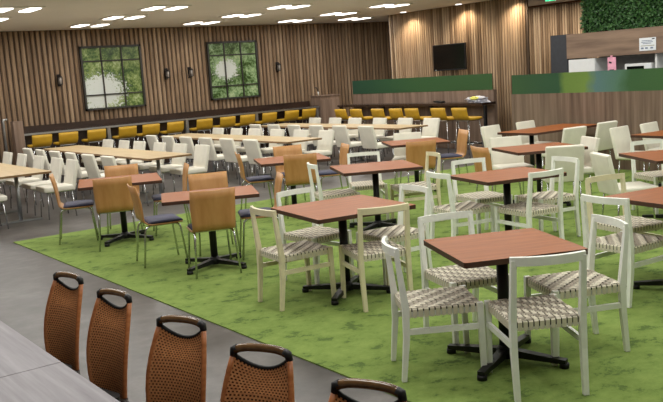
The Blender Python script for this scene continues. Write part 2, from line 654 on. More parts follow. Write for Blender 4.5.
_ped = {}
def pedestal_parts(poles=((0, 0),)):
    parts = []
    for (px, py) in poles:
        def pole(bm):
            tube(bm, [(px, py, .05), (px, py, .70)], .036, 14)
            box(bm, (px, py, .698), (.34, .34, .012))
        parts.append(('pole', one('table_pole', pole, M['black'])))
        def hub(bm):
            tube(bm, [(px, py, .025), (px, py, .075), (px, py, .10)], .06, 14, radii=[.062, .058, .038])
        parts.append(('hub', one('base_hub', hub, M['black'])))
        for k in range(4):
            a = R(45 + 90 * k)
            c, s = math.cos(a), math.sin(a)
            def foot(bm):
                beam(bm, (px + c * .05, py + s * .05, .056), (px + c * .385, py + s * .385, .040), .058, .048, (0, 0, 1), .046, .026)
            def glide(bm):
                tube(bm, [(px + c * .37, py + s * .37, 0), (px + c * .37, py + s * .37, .03)], .030, 12)
            parts.append(('foot', one('base_foot', foot, M['black'], .004), [('foot_pad', one('foot_glide', glide, M['black']))]))
    return parts
PED1 = pedestal_parts()
PED2 = pedestal_parts(((-.42, 0), (.42, 0)))

def cafe_table(name, label, x, y, deg, w, d=None, two=False, twist=0):
    d = d or w
    root = place(PED2 if two else PED1, name, label, 'table', (x, y, 0), R(deg), None)
    if twist:                                   # the pedestal base stands slightly turned under its top
        for ch in root.children:
            ch.rotation_euler.z = R(twist)
    def top(bm):
        prism(bm, rounded_rect(w, d, .018, 4), .704, .737, 0, 1)
    put('tabletop', one('cafe_tabletop', top, [M['redwood'], M['dark_edge']], 0), root)
    return root

# ------------------------------------------------------------------ room shell
CEIL = 3.18
def rect_mesh(name, x0, x1, y0, y1, z0, z1, m):
    return one(name, lambda bm: box(bm, ((x0 + x1) / 2, (y0 + y1) / 2, (z0 + z1) / 2), (x1 - x0, y1 - y0, z1 - z0)), m)
structure('floor', rect_mesh('floor', -3, 19, -4, 19.4, -.1, 0, M['floor']))
structure('ceiling', rect_mesh('ceiling', -3, 19, -4, 19.4, CEIL, CEIL + .1, M['ceil']))
structure('wall_left', rect_mesh('wall_left', -3.1, -3, -4, 19.4, 0, CEIL, M['wall_plain']))
structure('wall_front', rect_mesh('wall_front', -3, 19, -4.1, -4, 0, CEIL, M['wall_plain']))

PX_SL, PY_SL = 0.114, 0.076
def battens(bm, k0, k1, pitch, at, depth):
    """Vertical battens number k0..k1-1; at(u, v) gives the plan point u along the wall and v out of it."""
    g = pitch * .13
    for k in range(k0, k1):
        a, b = k * pitch + g, (k + 1) * pitch - g
        prof = [at(a, 0), at(a + g * .6, depth * .8), at(a + g * 1.6, depth), at(b - g * 1.6, depth), at(b - g * .6, depth * .8), at(b, 0)]
        lo = [bm.verts.new((p[0], p[1], .005)) for p in prof]
        hi = [bm.verts.new((p[0], p[1], CEIL - .005)) for p in prof]
        for i in range(5):
            bm.faces.new([lo[i], lo[i + 1], hi[i + 1], hi[i]])
def slat_wall_x(bm, y, x0, x1, thick=.1):
    box(bm, ((x0 + x1) / 2, y + thick / 2, CEIL / 2), (x1 - x0, thick, CEIL), mat=1)
    battens(bm, math.ceil(x0 / PX_SL), math.floor(x1 / PX_SL), PX_SL, lambda u, v: (u, y - v), .036)
def slat_wall_y(bm, x, y0, y1, thick=.1):
    box(bm, (x + thick / 2, (y0 + y1) / 2, CEIL / 2), (thick, y1 - y0, CEIL), mat=1)
    battens(bm, math.ceil(y0 / PY_SL), math.floor(y1 / PY_SL), PY_SL, lambda u, v: (x - v, u), .024)
structure('wall_back', one('wall_back', lambda bm: slat_wall_x(bm, 18.8, -3, 19), [M['slat_x'], M['slat_gap']]))
structure('wall_right', one('wall_right', lambda bm: slat_wall_y(bm, 14.2, 12.12, 16.6, .03), [M['slat_y'], M['slat_gap']]))
structure('wall_recess', one('wall_recess', lambda bm: slat_wall_y(bm, 17.4, 7.0, 18.8, .1), [M['slat_y'], M['slat_gap']]))
structure('wall_kitchen', rect_mesh('wall_kitchen', 13.62, 13.74, -4, 9.93, 0, CEIL, M['grey_panel']))
structure('trim_1', rect_mesh('recess_header', 17.30, 17.372, 7.0, 18.7, CEIL - .04, CEIL, M['trim_brown']))

# green carpet
def carpet(bm):
    prism(bm, [(2.95, -3.9), (11.72, -3.9), (11.72, 10.95), (2.95, 10.95)], 0.0, 0.009)
tag(put('carpet', one('carpet', carpet, M['carpet'])), 'mottled lime green carpet laid under the café tables', 'carpet')

# ------------------------------------------------------------------ window-style picture panels on the back wall
def make_window_panel(n, x0, x1, z0, z1, mat, label):
    w, h = x1 - x0, z1 - z0
    root = thing('window_%d' % n, label, 'window', (x0, 18.74, z0))  # decorative panel: a printed tree picture set behind bars
    root['kind'] = 'structure'
    def fr(bm):
        t = .045
        box(bm, (w / 2, 0, t / 2), (w, .07, t)); box(bm, (w / 2, 0, h - t / 2), (w, .07, t))
        box(bm, (t / 2, 0, h / 2), (t, .07, h)); box(bm, (w - t / 2, 0, h / 2), (t, .07, h))
    put('window_frame', one('window_frame', fr, M['frame_dark']), root)
    def bars(bm):
        for k in (1, 2):
            box(bm, (w * k / 3, 0, h / 2), (.028, .045, h))
        for q in (.235, .765):
            box(bm, (w / 2, 0, h * q), (w, .045, .028))
    put('glazing_bars', one('glazing_bars', bars, M['frame_dark']), root)
    def pane(bm):
        box(bm, (w / 2, .012, h / 2), (w - .04, .01, h - .04))
    put('pane', one('window_pane', pane, mat), root)
make_window_panel(1, 6.97, 8.43, 1.375, 2.805, mk_tree('tree_view_a', (128, 146, 84), .42, .36, .58), 'left decorative window panel with dark bars and leafy tree print')
make_window_panel(2, 10.16, 11.59, 1.375, 2.80, mk_tree('tree_view_b', (140, 168, 122), .50, .76, .98), 'right decorative window panel with dark bars and dense green tree print')

# wall lanterns
def lantern_kind():
    parts = []
    parts.append(('back_plate', one('lantern_plate', lambda bm: box(bm, (0, -.012, 0), (.07, .024, .26)), M['lamp_black'], .004)))
    def arm(bm):
        tube(bm, arc_pts((0, -.02, .06), (0, -.09, .17), (0, -.10, .10), 6), .010, 8)
    parts.append(('arm', one('lantern_arm', arm, M['lamp_black'])))
    def cage(bm):
        tube(bm, [(0, -.10, .10), (0, -.10, .075), (0, -.10, .06)], .05, 10, radii=[.02, .055, .06])
        tube(bm, [(0, -.10, -.10), (0, -.10, -.085)], .05, 10, radii=[.045, .055])
        for k in range(4):
            a = R(45 + 90 * k)
            beam(bm, (.05 * math.cos(a), -.10 + .05 * math.sin(a), -.09), (.055 * math.cos(a), -.10 + .055 * math.sin(a), .065), .012, .012)
    def gl(bm):
        tube(bm, [(0, -.10, -.085), (0, -.10, .06)], .04, 12)
    parts.append(('lamp_cage', one('lantern_cage', cage, M['lamp_black']), [('lamp_glass', one('lantern_glass', gl, M['lamp_glass']))]))
    return parts
LANT = lantern_kind()
for x, lab in ((6.44, 'dark wall lantern left of the left window panel'), (9.02, 'dark wall lantern just right of the left window panel'),
               (9.64, 'dark wall lantern just left of the right window panel'), (12.17, 'dark wall lantern right of the right window panel')):
    place(LANT, 'wall_lamp', lab, 'wall lamp', (x, 18.758, 2.09), 0, 'lanterns on the slatted back wall')

# ------------------------------------------------------------------ bar along the back wall
bar = thing('bar_counter', 'long dark wood bar counter with grey posts under the window panels', 'counter', (0, 0, 0))
put('countertop', one('bar_top', lambda bm: box(bm, (9.16, 18.47, 1.008), (7.72, .55, .045)), M['bar_dark'], .004), bar)
put('edge_strip', one('bar_edge', lambda bm: box(bm, (9.16, 18.186, 1.0), (7.72, .016, .040)), M['steel']), bar)
put('back_ledge', one('bar_ledge', lambda bm: box(bm, (9.16, 18.66, 1.09), (7.72, .12, .13)), M['bar_dark'], .004), bar)
put('back_panel', one('bar_panel', lambda bm: box(bm, (9.19, 18.60, .49), (7.70, .03, .98)), M['bar_dark']), bar)
for x in (5.36, 7.25, 9.18, 11.11, 12.97):
    put('post', one('bar_post', lambda bm: box(bm, (x, 18.23, .49), (.075, .06, .98)), M['steel'], .003), bar)

SX = [5.54, 6.09, 6.70, 7.40, 7.95, 8.54, 9.28, 9.89, 10.43, 11.05, 11.70, 12.22]
ordn = ['first', 'second', 'third', 'fourth', 'fifth', 'sixth', 'seventh', 'eighth', 'ninth', 'tenth', 'eleventh', 'twelfth', 'thirteenth', 'fourteenth', 'fifteenth', 'sixteenth']
for i, x in enumerate(SX):
    place(STOOL, 'bar_stool', 'mustard yellow bar stool at the counter under the window panels, %s from its left end' % ordn[i], 'stool',
          (x, 17.50 + .245, 0), 0, 'mustard stools under the windows')

# bar and half partition on the right
bar2 = thing('bar_counter', 'dark bar counter in front of the plain green glass partition', 'counter', (0, 0, 0))
put('countertop', one('bar_top', lambda bm: box(bm, (13.11, 14.76, 1.01), (.42, 4.94, .05)), M['bar_dark'], .004), bar2)
for y in (12.25, 13.85, 15.5, 17.15):
    put('leg', one('bar_leg', lambda bm: box(bm, (12.95, y, .49), (.055, .055, .985)), M['black'], .003), bar2)
put('foot_rail', one('bar_rail', lambda bm: box(bm, (12.95, 14.70, .20), (.04, 4.86, .04)), M['black']), bar2)
for i, y in enumerate([15.9, 15.32, 14.55, 13.94, 13.43, 12.63, 12.03]):
    place(STOOL, 'bar_stool', 'mustard yellow bar stool at the counter below the television, %s from its right end' % ordn[6 - i], 'stool',
          (11.99 + .235, y, 0), R(-90), 'mustard stools below the television')

part1 = thing('partition', 'half-height brown partition with plain dark green glass strip below the television', 'partition', (13.36, 14.77, 0))
put('panel', one('partition_panel', lambda bm: box(bm, (.05, 0, .64), (.10, 4.78, 1.28)), M['panel_brown']), part1)
put('glass_screen', one('partition_glass', lambda bm: box(bm, (.0, 0, 1.447), (.012, 4.74, .335)), M['glass_a']), part1)
part2 = thing('partition', 'half-height brown partition with leafy green glass strip in front of the kitchen', 'partition', (11.75, 0, 0))
put('panel', one('partition_panel', lambda bm: box(bm, (.06, 4.46, .625), (.12, 12.0, 1.25)), M['panel_brown']), part2)
put('glass_screen', one('partition_glass', lambda bm: box(bm, (.006, 4.46, 1.42), (.012, 11.96, .34)), M['glass_b']), part2)

# things on the right-hand bar
def blob(bm, c, s, amp, seed, sub=3):
    r = bmesh.ops.create_icosphere(bm, subdivisions=sub, radius=1.0)
    for v in r['verts']:
        p = v.co.copy()
        k = 1 + amp * (noise.noise(p * 1.9 + Vector((seed, 0, 0))) + .6 * noise.noise(p * 4.5 + Vector((0, seed, 0))))
        v.co = Vector((c[0] + p.x * s[0] * k, c[1] + p.y * s[1] * k, max(0.0, c[2] + p.z * s[2] * k)))
bag = thing('plastic_bag', 'crumpled grey plastic bag with a yellow packet at the bar end', 'bag', (13.0, 12.50, 1.036), R(8))
put('wrapper', one('bag_wrapper', lambda bm: blob(bm, (0, 0, .05), (.12, .22, .065), .8, 3.1, 4), M['bag']), bag)
put('packet', one('bag_packet', lambda bm: blob(bm, (-.05, .04, .095), (.07, .10, .035), .3, 8.4), M['bag_yellow']), bag)
tag(put('phone_tray', one('black_holder', lambda bm: (box(bm, (0, 0, .018), (.12, .24, .034), Matrix.Rotation(R(4), 3, 'X'))), M['black'], .005), None, (13.1, 13.75, 1.045)),
    'small flat black tray lying on the bar below the television', 'tray')

# television
tv = thing('television', 'black flat television on the slatted wall', 'television', (14.0, 14.28, 2.022), R(2.5))
put('bezel', one('tv_bezel', lambda bm: box(bm, (0, 0, 0), (.05, 1.0, .60)), M['black'], .006), tv)
put('screen', one('tv_screen', lambda bm: box(bm, (-.027, 0, .008), (.006, .96, .55)), M['tv']), tv)
put('wall_bracket', one('tv_bracket', lambda bm: box(bm, (.075, 0, 0), (.10, .3, .25)), M['black']), tv)
put('indicator', one('tv_indicator', lambda bm: box(bm, (-.03, .42, -.277), (.008, .03, .018)), M['paper']), tv)

# cabinets at the ends of the bar
cab = thing('cabinet', 'brown panelled cabinet in the corner between the two bars', 'cabinet', (13.38, 18.36, 0))
put('carcass', one('corner_cabinet', lambda bm: box(bm, (-.02, 0, .63), (.62, .44, 1.26)), M['panel_brown'], .004), cab)
put('door', one('corner_door', lambda bm: box(bm, (-.02, -.229, .60), (.58, .018, 1.14)), M['panel_brown'], .003), cab)
put('top_panel', one('corner_top', lambda bm: box(bm, (-.02, 0, 1.272), (.66, .48, .024)), M['panel_brown'], .003), cab)
tap = thing('gooseneck_tap', 'small black and white gooseneck tap on the corner cabinet', 'tap', (13.07, 18.3, 1.287))
put('stem', one('tap_stem', lambda bm: tube(bm, [(.04, 0, 0), (.03, 0, .10)], .014, 8), M['white_lam']), tap)
put('spout', one('tap_spout', lambda bm: tube(bm, arc_pts((.03, 0, .10), (-.01, 0, .25), (-.05, 0, .20), 6), .013, 8), M['black']), tap)

sp = thing('end_panel', 'grey-brown upright panel at the left end of the counter', 'panel', (5.20, 17.97, 0))
put('board', one('end_board', lambda bm: box(bm, (0, 0, .65), (.19, .20, 1.30)), M['panel_brown'], .004), sp)
put('plinth', one('end_plinth', lambda bm: box(bm, (0, 0, .03), (.21, .22, .06)), M['bar_dark']), sp)
hr = thing('handrail', 'vertical steel handrail tube beside the panel at the far left', 'rail', (4.93, 17.95, 0))
put('tube', one('rail_tube', lambda bm: tube(bm, [(0, 0, 0), (0, 0, 1.28)] + arc_pts((0, 0, 1.30), (0, 0, 1.37), (.08, .0, 1.35), 5), .024, 10), M['steel']), hr)
put('floor_flange', one('rail_flange', lambda bm: tube(bm, [(0, 0, 0), (0, 0, .015)], .055, 14), M['steel']), hr)

# ------------------------------------------------------------------ kitchen behind the right partition
kc = thing('wall_cabinet', 'wide brown wooden cabinet front above the kitchen niche', 'cabinet', (13.0, 5.0, 0))
put('fascia', one('cabinet_fascia', lambda bm: box(bm, (.02, .55, 2.03), (.04, 9.30, .44)), M['fascia']), kc)
put('carcass', one('cabinet_carcass', lambda bm: box(bm, (.32, .55, 2.03), (.55, 9.28, .43)), M['grey_panel']), kc)
tc = thing('tall_cabinet', 'tall charcoal cabinet standing left of the kitchen niche', 'cabinet', (13.3, 10.40, 0))
put('carcass', one('tall_carcass', lambda bm: box(bm, (.03, 0, 1.13), (.56, .40, 2.26)), M['charcoal'], .003), tc)
put('door', one('tall_door', lambda bm: box(bm, (-.262, 0, 1.13), (.02, .385, 2.2)), M['charcoal'], .003), tc)
kb = thing('kitchen_counter', 'grey kitchen counter with white divider behind the glass screen', 'counter', (13.0, 0, 0))
put('worktop', one('kitchen_top', lambda bm: box(bm, (.33, 5.09, 1.335), (.56, 10.18, .03)), M['white_lam']), kb)
put('base_unit', one('kitchen_base', lambda bm: box(bm, (.34, 5.09, .66), (.54, 10.18, 1.32)), M['grey_panel']), kb)
put('divider', one('kitchen_divider', lambda bm: box(bm, (.30, 8.40, 1.575), (.50, .035, .45)), M['white_lam']), kb)
put('divider', one('kitchen_divider', lambda bm: box(bm, (.30, 7.2, 1.575), (.50, .035, .45)), M['white_lam']), kb)
fb = thing('white_cupboard', 'white box cupboard beside the charcoal cabinet', 'cupboard', (13.02, 9.885, 1.352))
put('carcass', one('cupboard_box', lambda bm: box(bm, (.26, 0, .22), (.50, .58, .44)), M['white_lam'], .004), fb)
put('door', one('cupboard_door', lambda bm: box(bm, (.0, 0, .22), (.018, .57, .43)), M['white_lam'], .003), fb)
mw = thing('microwave', 'white microwave oven with black window in the kitchen niche', 'microwave', (13.06, 8.76, 1.352))
put('casing', one('microwave_case', lambda bm: box(bm, (.2, 0, .155), (.38, .52, .30)), M['white_lam'], .008), mw)
put('door_window', one('microwave_window', lambda bm: box(bm, (.006, .05, .16), (.01, .33, .20)), M['tv'], .002), mw)
put('control_panel', one('microwave_panel', lambda bm: box(bm, (.006, -.2, .155), (.01, .10, .26)), M['paper'], .002), mw)
put('knob', one('microwave_knob', lambda bm: tube(bm, [(.004, -.2, .09), (-.02, -.2, .09)], .025, 12), M['steel']), mw)
pk = thing('pink_notice', 'pink paper notice hanging below the brown kitchen cabinet', 'notice', (12.98, 9.22, 1.40))
put('sheet', one('pink_sheet', lambda bm: box(bm, (0, 0, .20), (.006, .17, .38)), M['pink']), pk)
put('clip', one('pink_clip', lambda bm: box(bm, (-.004, .0, .40), (.012, .04, .04)), M['pink']), pk)
put('printed_mark', one('pink_mark', lambda bm: (box(bm, (-.004, .03, .30), (.002, .055, .03), Matrix.Rotation(R(15), 3, 'X')), box(bm, (-.004, 0, .17), (.002, .10, .012))), M['ink_black']), pk)
nt = thing('notice', 'white printed notice stuck on the brown kitchen cabinet', 'notice', (12.994, 8.52, 1.97))
put('sheet', one('notice_sheet', lambda bm: box(bm, (0, 0, 0), (.006, .315, .215)), M['paper']), nt)
def nt_lines(bm):
    for z, w in ((.06, .20), (.035, .22), (.012, .16)):
        box(bm, (-.004, .01, z), (.002, w, .010))
    for y in (.10, .02, -.08):
        box(bm, (-.004, y, -.065), (.002, .05, .026))
put('printed_lines', one('notice_lines', nt_lines, M['ink']), nt)
put('printed_line', one('notice_line', lambda bm: box(bm, (-.004, 0, -.025), (.002, .26, .010)), M['ink_olive']), nt)
put('printed_mark', one('notice_mark', lambda bm: box(bm, (-.004, -.11, .085), (.002, .05, .018)), M['ink_black']), nt)

iv = thing('ivy_wall', 'green wall of small ivy leaves above the kitchen cabinet', 'green wall', (13.15, 0, 0))
put('backing', one('ivy_backing', lambda bm: box(bm, (.06, 5.0, 2.72), (.06, 9.9, .93)), M['ivy_back']), iv)
def leaves(bm):
    for k in range(9000):
        y = random.uniform(6.6, 9.95)
        z = random.uniform(2.26, 3.16)
        x = random.uniform(-.06, .03)
        s = random.uniform(.016, .032)
        rot = Matrix.Rotation(random.uniform(-.9, .9), 3, 'Z') @ Matrix.Rotation(random.uniform(-.9, .9), 3, 'Y') @ Matrix.Rotation(random.uniform(0, 2 * PI), 3, 'X')
        pts = [(0, 0, -s), (.003, s * .7, -s * .2), (0, s * .4, s * .6), (-.004, 0, s * 1.1), (0, -s * .4, s * .6), (.003, -s * .7, -s * .2)]
        bm.faces.new([bm.verts.new(rot @ Vector(p) + Vector((x, y, z))) for p in pts])
lv = put('leaves', one('ivy_leaves', leaves, M['leaf']), iv)
lv['kind'] = 'stuff'

# exit sign under the ceiling
ex = thing('exit_sign', 'green lit exit sign hanging from the ceiling above the kitchen', 'sign', (13.62, 11.02, CEIL))
put('rod', one('exit_rod', lambda bm: box(bm, (0, 0, -.03), (.02, .02, .06)), M['steel']), ex)
put('casing', one('exit_case', lambda bm: box(bm, (0, 0, -.15), (.05, .26, .18)), M['white_lam'], .004), ex)
put('panel', one('exit_panel', lambda bm: box(bm, (-.027, 0, -.15), (.006, .245, .165)), M['exit_green']), ex)
def exit_marks(bm):
    box(bm, (-.032, -.075, -.15), (.004, .06, .12))                       # open door
    box(bm, (-.032, .03, -.105), (.004, .028, .028))                     # running figure: head, body, limbs
    beam(bm, (-.032, .03, -.125), (-.032, .05, -.17), .004, .03, (0, 1, 0))
    beam(bm, (-.032, .05, -.17), (-.032, .01, -.215), .004, .016, (0, 1, 0))
    beam(bm, (-.032, .05, -.17), (-.032, .10, -.20), .004, .016, (0, 1, 0))
    beam(bm, (-.032, .035, -.135), (-.032, -.02, -.16), .004, .012, (0, 1, 0))
put('pictogram', one('exit_pictogram', exit_marks, M['exit_white']), ex)

# ------------------------------------------------------------------ ceiling lights
def fixture_kind():
    parts = []
    parts.append(('frame', one('light_frame', lambda bm: box(bm, (0, 0, -.010), (.70, .70, .020)), M['ceil'])))
    for s in (-1, 1):
        parts.append(('diffuser', one('light_panel', lambda bm: box(bm, (s * .215, 0, -.028), (.185, .56, .012)), M['diffuser'])))
    return parts
FIX = fixture_kind()
def lamp(x, y, z, w, d, power, col=(1.0, .98, .945)):
    L = bpy.data.lights.new('ceiling_or_fill_lamp', 'AREA')
    L.shape = 'RECTANGLE'
    L.size, L.size_y = w, d
    L.energy = power
    L.color = col
    o = bpy.data.objects.new('ceiling_or_fill_lamp', L)
    COL.objects.link(o)
    o.location = (x, y, z)
    return o
rowname = {13.88: 'third', 15.66: 'second', 17.42: 'first'}
colname = ['leftmost', 'second from left', 'third from left', 'fourth from left', 'fifth from left']
LP = 21.0
for yy in (1.4, 3.2, 5.0, 6.8, 8.55, 10.3, 12.1, 13.88, 15.66, 17.42):
    for ci, xx in enumerate((1.6, 4.22, 6.77, 9.38, 11.93)):
        lamp(xx, yy, CEIL - .045, .66, .74, LP)
        if yy > 13 and not (ci == 0):
            k = ci - 1
            place(FIX, 'ceiling_light', 'twin white ceiling light, %s in the %s row from the back wall' % (colname[k], rowname[yy]), 'ceiling light',
                  (xx, yy, CEIL), 0, 'twin ceiling light panels')
place(FIX, 'ceiling_light', 'twin white ceiling light panel nearest the corner of the slatted walls', 'ceiling light', (13.6, 17.2, CEIL), 0, 'twin ceiling light panels')
lamp(13.6, 17.2, CEIL - .045, .66, .74, LP)

def downlight_kind():
    parts = [('trim_ring', one('downlight_ring', lambda bm: tube(bm, [(0, 0, -.012), (0, 0, 0)], .085, 20), M['white_lam'])),
             ('diffuser', one('downlight_disc', lambda bm: tube(bm, [(0, 0, -.018), (0, 0, -.010)], .068, 20), M['diffuser']))]
    return parts
DL = downlight_kind()
def spot(x, y, z, power, tx, ty, tz, size=95):
    L = bpy.data.lights.new('downlight_lamp', 'SPOT')
    L.energy = power
    L.color = (1.0, .82, .58)
    L.spot_size = R(size)
    L.spot_blend = .7
    L.shadow_soft_size = .06
    o = bpy.data.objects.new('downlight_lamp', L)
    COL.objects.link(o)
    o.location = (x, y, z)
    o.rotation_euler = (Vector((tx, ty, tz)) - Vector((x, y, z))).to_track_quat('-Z', 'Y').to_euler()
for (x, y, lab) in ((13.85, 15.62, 'round downlight left of the television, close to the slatted wall'), (13.9, 13.82, 'round downlight above the television'),
                    (13.9, 12.3, 'round downlight at the right end of the television wall')):
    place(DL, 'downlight', lab, 'ceiling light', (x, y, CEIL), 0, 'downlights')
    spot(x + .04, y, CEIL - .03, 100, x + .1, y, 0, 140)
place(DL, 'downlight', 'round downlight beside the ivy wall', 'ceiling light', (15.9, 12.2, CEIL), 0, 'downlights')
for yy in (12.6, 14.2):  # added fill lamps without fixtures, brightening the recess and its ceiling
    lamp(16.3, yy, CEIL - .03, .7, .7, 48.0, (1.0, .9, .74))

# ------------------------------------------------------------------ long oak tables and their white chairs
def long_table(label, xc, y0=12.12, y1=17.15, w=.74):
    yc = (y0 + y1) / 2
    L = y1 - y0
    root = thing('long_table', label, 'table', (xc, yc, 0))
    put('tabletop', one('oak_top', lambda bm: prism(bm, rounded_rect(w, L, .012, 3), .706, .736, 0, 1), [M['oak'], M['oak_edge']]), root)
    for yy in (-L / 2 + .48, -L / 6, L / 6, L / 2 - .30):
        def leg(bm):
            tube(bm, [(.0, yy, .03), (0, yy, .69)], .030, 12)
            beam(bm, (-.26, yy, .69), (.26, yy, .69), .05, .03)
        def foot(bm):
            beam(bm, (0, yy, .025), (.31, yy, .014), .05, .035, (0, 0, 1), .04, .022)
            beam(bm, (0, yy, .025), (-.31, yy, .014), .05, .035, (0, 0, 1), .04, .022)
        lg = put('leg', one('oak_leg', leg, M['steel']), root)
        put('foot', one('oak_foot', foot, M['steel'], .003), lg)
long_table('pale oak long table at the far left, cut off by the photo edge', 3.545)
long_table('pale oak long table, second from the left', 5.78)
long_table('pale oak long table, third from the left', 8.33)
long_table('pale oak long table farthest from the camera, nearest the television', 10.86)

YN = [16.38, 15.62, 14.84, 14.04, 13.25, 12.43]
YF = [16.52, 15.72, 14.98, 14.12, 13.30, 12.50]
def white_row(x, ys, face, tname, side):
    n = len(ys)
    for i, y in enumerate(ys):
        k = n - 1 - i
        lab = 'white padded chair %s of the %s long oak table, %s' % (side, tname, 'at its near end' if k == 0 else ordn[k] + ' from near end')
        dx = -.265 if face > 0 else .265
        place(VINYL, 'upholstered_chair', lab, 'chair', (x - dx, y, 0), R(-90 if face > 0 else 90) + R(random.uniform(-2, 2)), 'white padded chairs at the long tables')
white_row(4.90, YN, 1, 'second', 'left')
white_row(6.52, YF, -1, 'second', 'right')
white_row(7.44, YN, 1, 'third', 'left')
white_row(9.05, YF, -1, 'third', 'right')
white_row(9.96, YN, 1, 'farthest', 'left')
white_row(11.66, YF, -1, 'farthest', 'right')
white_row(4.36, [15.9, 15.05, 14.12, 13.25, 12.58], -1, 'leftmost', 'right')
white_row(2.76, [12.33], 1, 'leftmost', 'left')

# ------------------------------------------------------------------ café tables on the carpet
T_ = cafe_table
T_('cafe_table', 'square reddish-brown café table nearest the camera', 3.806, 3.511, -24.5, .759, .745)
T_('cafe_table', 'square reddish-brown café table left of the nearest one, with cream woven chairs', 4.169, 5.603, -8, .90, .89)
T_('cafe_table', 'reddish-brown café table in the middle, with a bare side towards the camera', 6.18, 7.61, -26, .91, .88)
T_('cafe_table', 'reddish-brown café table right behind the nearest one, with four white woven chairs', 6.295, 5.704, -15, .89, .75)
T_('cafe_table', 'reddish-brown café table half cut off by the right edge, with cream woven chair', 5.94, 3.58, -9, .86)
T_('cafe_table', 'reddish-brown café table with white padded chairs in front of the brown partition', 8.42, 7.08, -25, .92, .85)
T_('cafe_table', 'leftmost reddish-brown café table, between golden plywood chairs', 3.94, 9.73, -21, .95, None, False, 8)
T_('cafe_table', 'reddish-brown café table with golden chairs, second from the left', 3.945, 7.49, -25, .93, .72)
T_('cafe_table', 'reddish-brown café table with golden chairs, close to the oak tables', 6.29, 9.513, -25, .92, .89)
T_('cafe_table', 'dark reddish-brown café table farthest back, below the mustard stools', 8.57, 9.56, -30, .88, .88, False, -10)
T_('cafe_table', 'reddish-brown café table at the right edge with a white woven chair behind it', 8.31, 5.10, -31, .92)
T_('long_cafe_table', 'longer reddish-brown table along the brown partition with four padded chairs', 10.80, 8.85, -1, 1.58, .76, True)
T_('long_cafe_table', 'longer reddish-brown table by the partition, cut off by the right edge', 10.76, 6.40, -4, 1.5, .84, True)

def seat_at(kind, name, x, y, face, back, label, group):
    """x, y: middle of the top of the back; face: direction the sitter looks, degrees."""
    a = R(face)
    place(kind, name, label, 'chair', (x + back * math.cos(a), y + back * math.sin(a), 0), a - PI / 2, group)

wv = [  # x, y, image direction of the back rail, sign (+1 back to the camera, -1 facing it), cream?, label
    (3.56, 2.95, -30, 1, 0, 'white woven-seat chair before the nearest table, its back to the camera'),
    (3.265, 3.915, -121, 1, 0, 'white woven-seat chair seen from the side, left of the nearest table'),
    (4.145, 4.345, -18, -1, 0, 'white woven-seat chair at the back of the nearest table, facing the camera'),
    (4.58, 3.29, -115, -1, 0, 'white woven-seat chair at the right of the nearest table'),
    (3.54, 5.83, -95, 1, 1, 'cream woven-seat chair left of the second nearest table, leftmost woven chair'),
    (4.31, 6.50, 4, -1, 0, 'white woven-seat chair behind the second nearest table, facing the camera'),
    (4.14, 5.02, -18, 1, 1, 'cream woven-seat chair before the second nearest table, back to the camera'),
    (5.01, 5.63, -96, -1, 0, 'white woven-seat chair right of the second nearest table'),
    (5.73, 8.23, -112, 1, 0, 'white woven-seat chair left of the middle table, beside golden chairs'),
    (6.83, 8.63, -32, -1, 0, 'white woven-seat chair behind the middle table, facing the camera'),
    (7.11, 7.61, -112, -1, 1, 'cream woven-seat chair right of the middle table'),
    (5.77, 6.13, -102, 1, 0, 'white woven-seat chair left of the table behind the nearest one'),
    (6.74, 6.66, -14, -1, 0, 'white woven-seat chair behind that second-row table, below two golden chairs'),
    (6.32, 5.23, -7, 1, 0, 'white woven-seat chair with back to camera in front of the second-row table'),
    (7.25, 5.74, -103, -1, 0, 'white woven-seat chair right of the second-row table'),
    (6.25, 4.53, -12, -1, 1, 'cream woven-seat chair behind the half cut-off table at the right edge'),
    (5.31, 3.86, -92, 1, 0, 'white woven-seat chair left of the half cut-off table at the right edge'),
    (8.99, 5.92, -24, -1, 0, 'white woven-seat chair at the right edge, below the long table by the partition'),
]
for x, y, yaw, s, cr, lab in wv:
    seat_at(CREAM if cr else WOVEN, 'woven_chair', x * .986, y * .986, yaw + 90 * s, .285, lab, 'woven-seat chairs')

pv = [
    (8.89, 10.09, -45, -1, 'white padded chair behind the farthest back café table'),
    (10.20, 9.53, 4, -1, 'white padded chair at the far left of the long table along the partition'),
    (8.67, 7.84, -31, -1, 'white padded chair facing the camera behind the table before the partition'),
    (11.01, 9.50, 2, -1, 'white padded chair behind the long table, against the brown partition'),
    (7.97, 6.32, -40, 1, 'white padded chair with back to camera before the partition table'),
    (8.90, 6.68, -118, -1, 'white padded chair at the right of the partition table'),
    (10.12, 7.85, -6, 1, 'white padded chair, back to camera, left of two along the long partition table'),
    (11.01, 7.94, -2, 1, 'white padded chair, back to camera, right of two along the long partition table'),
    (10.25, 7.16, 5, -1, 'white padded chair at the left of the long table cut off by the photo'),
    (10.90, 7.12, 6, -1, 'white padded chair behind the long table at the right edge'),
    (7.43, 5.41, -121, 1, 'white padded chair seen from behind, left of the right-edge café table'),
]
for x, y, yaw, s, lab in pv:
    seat_at(VINYL, 'upholstered_chair', x, y, yaw + 90 * s, .265, lab, 'white padded chairs at the café tables')

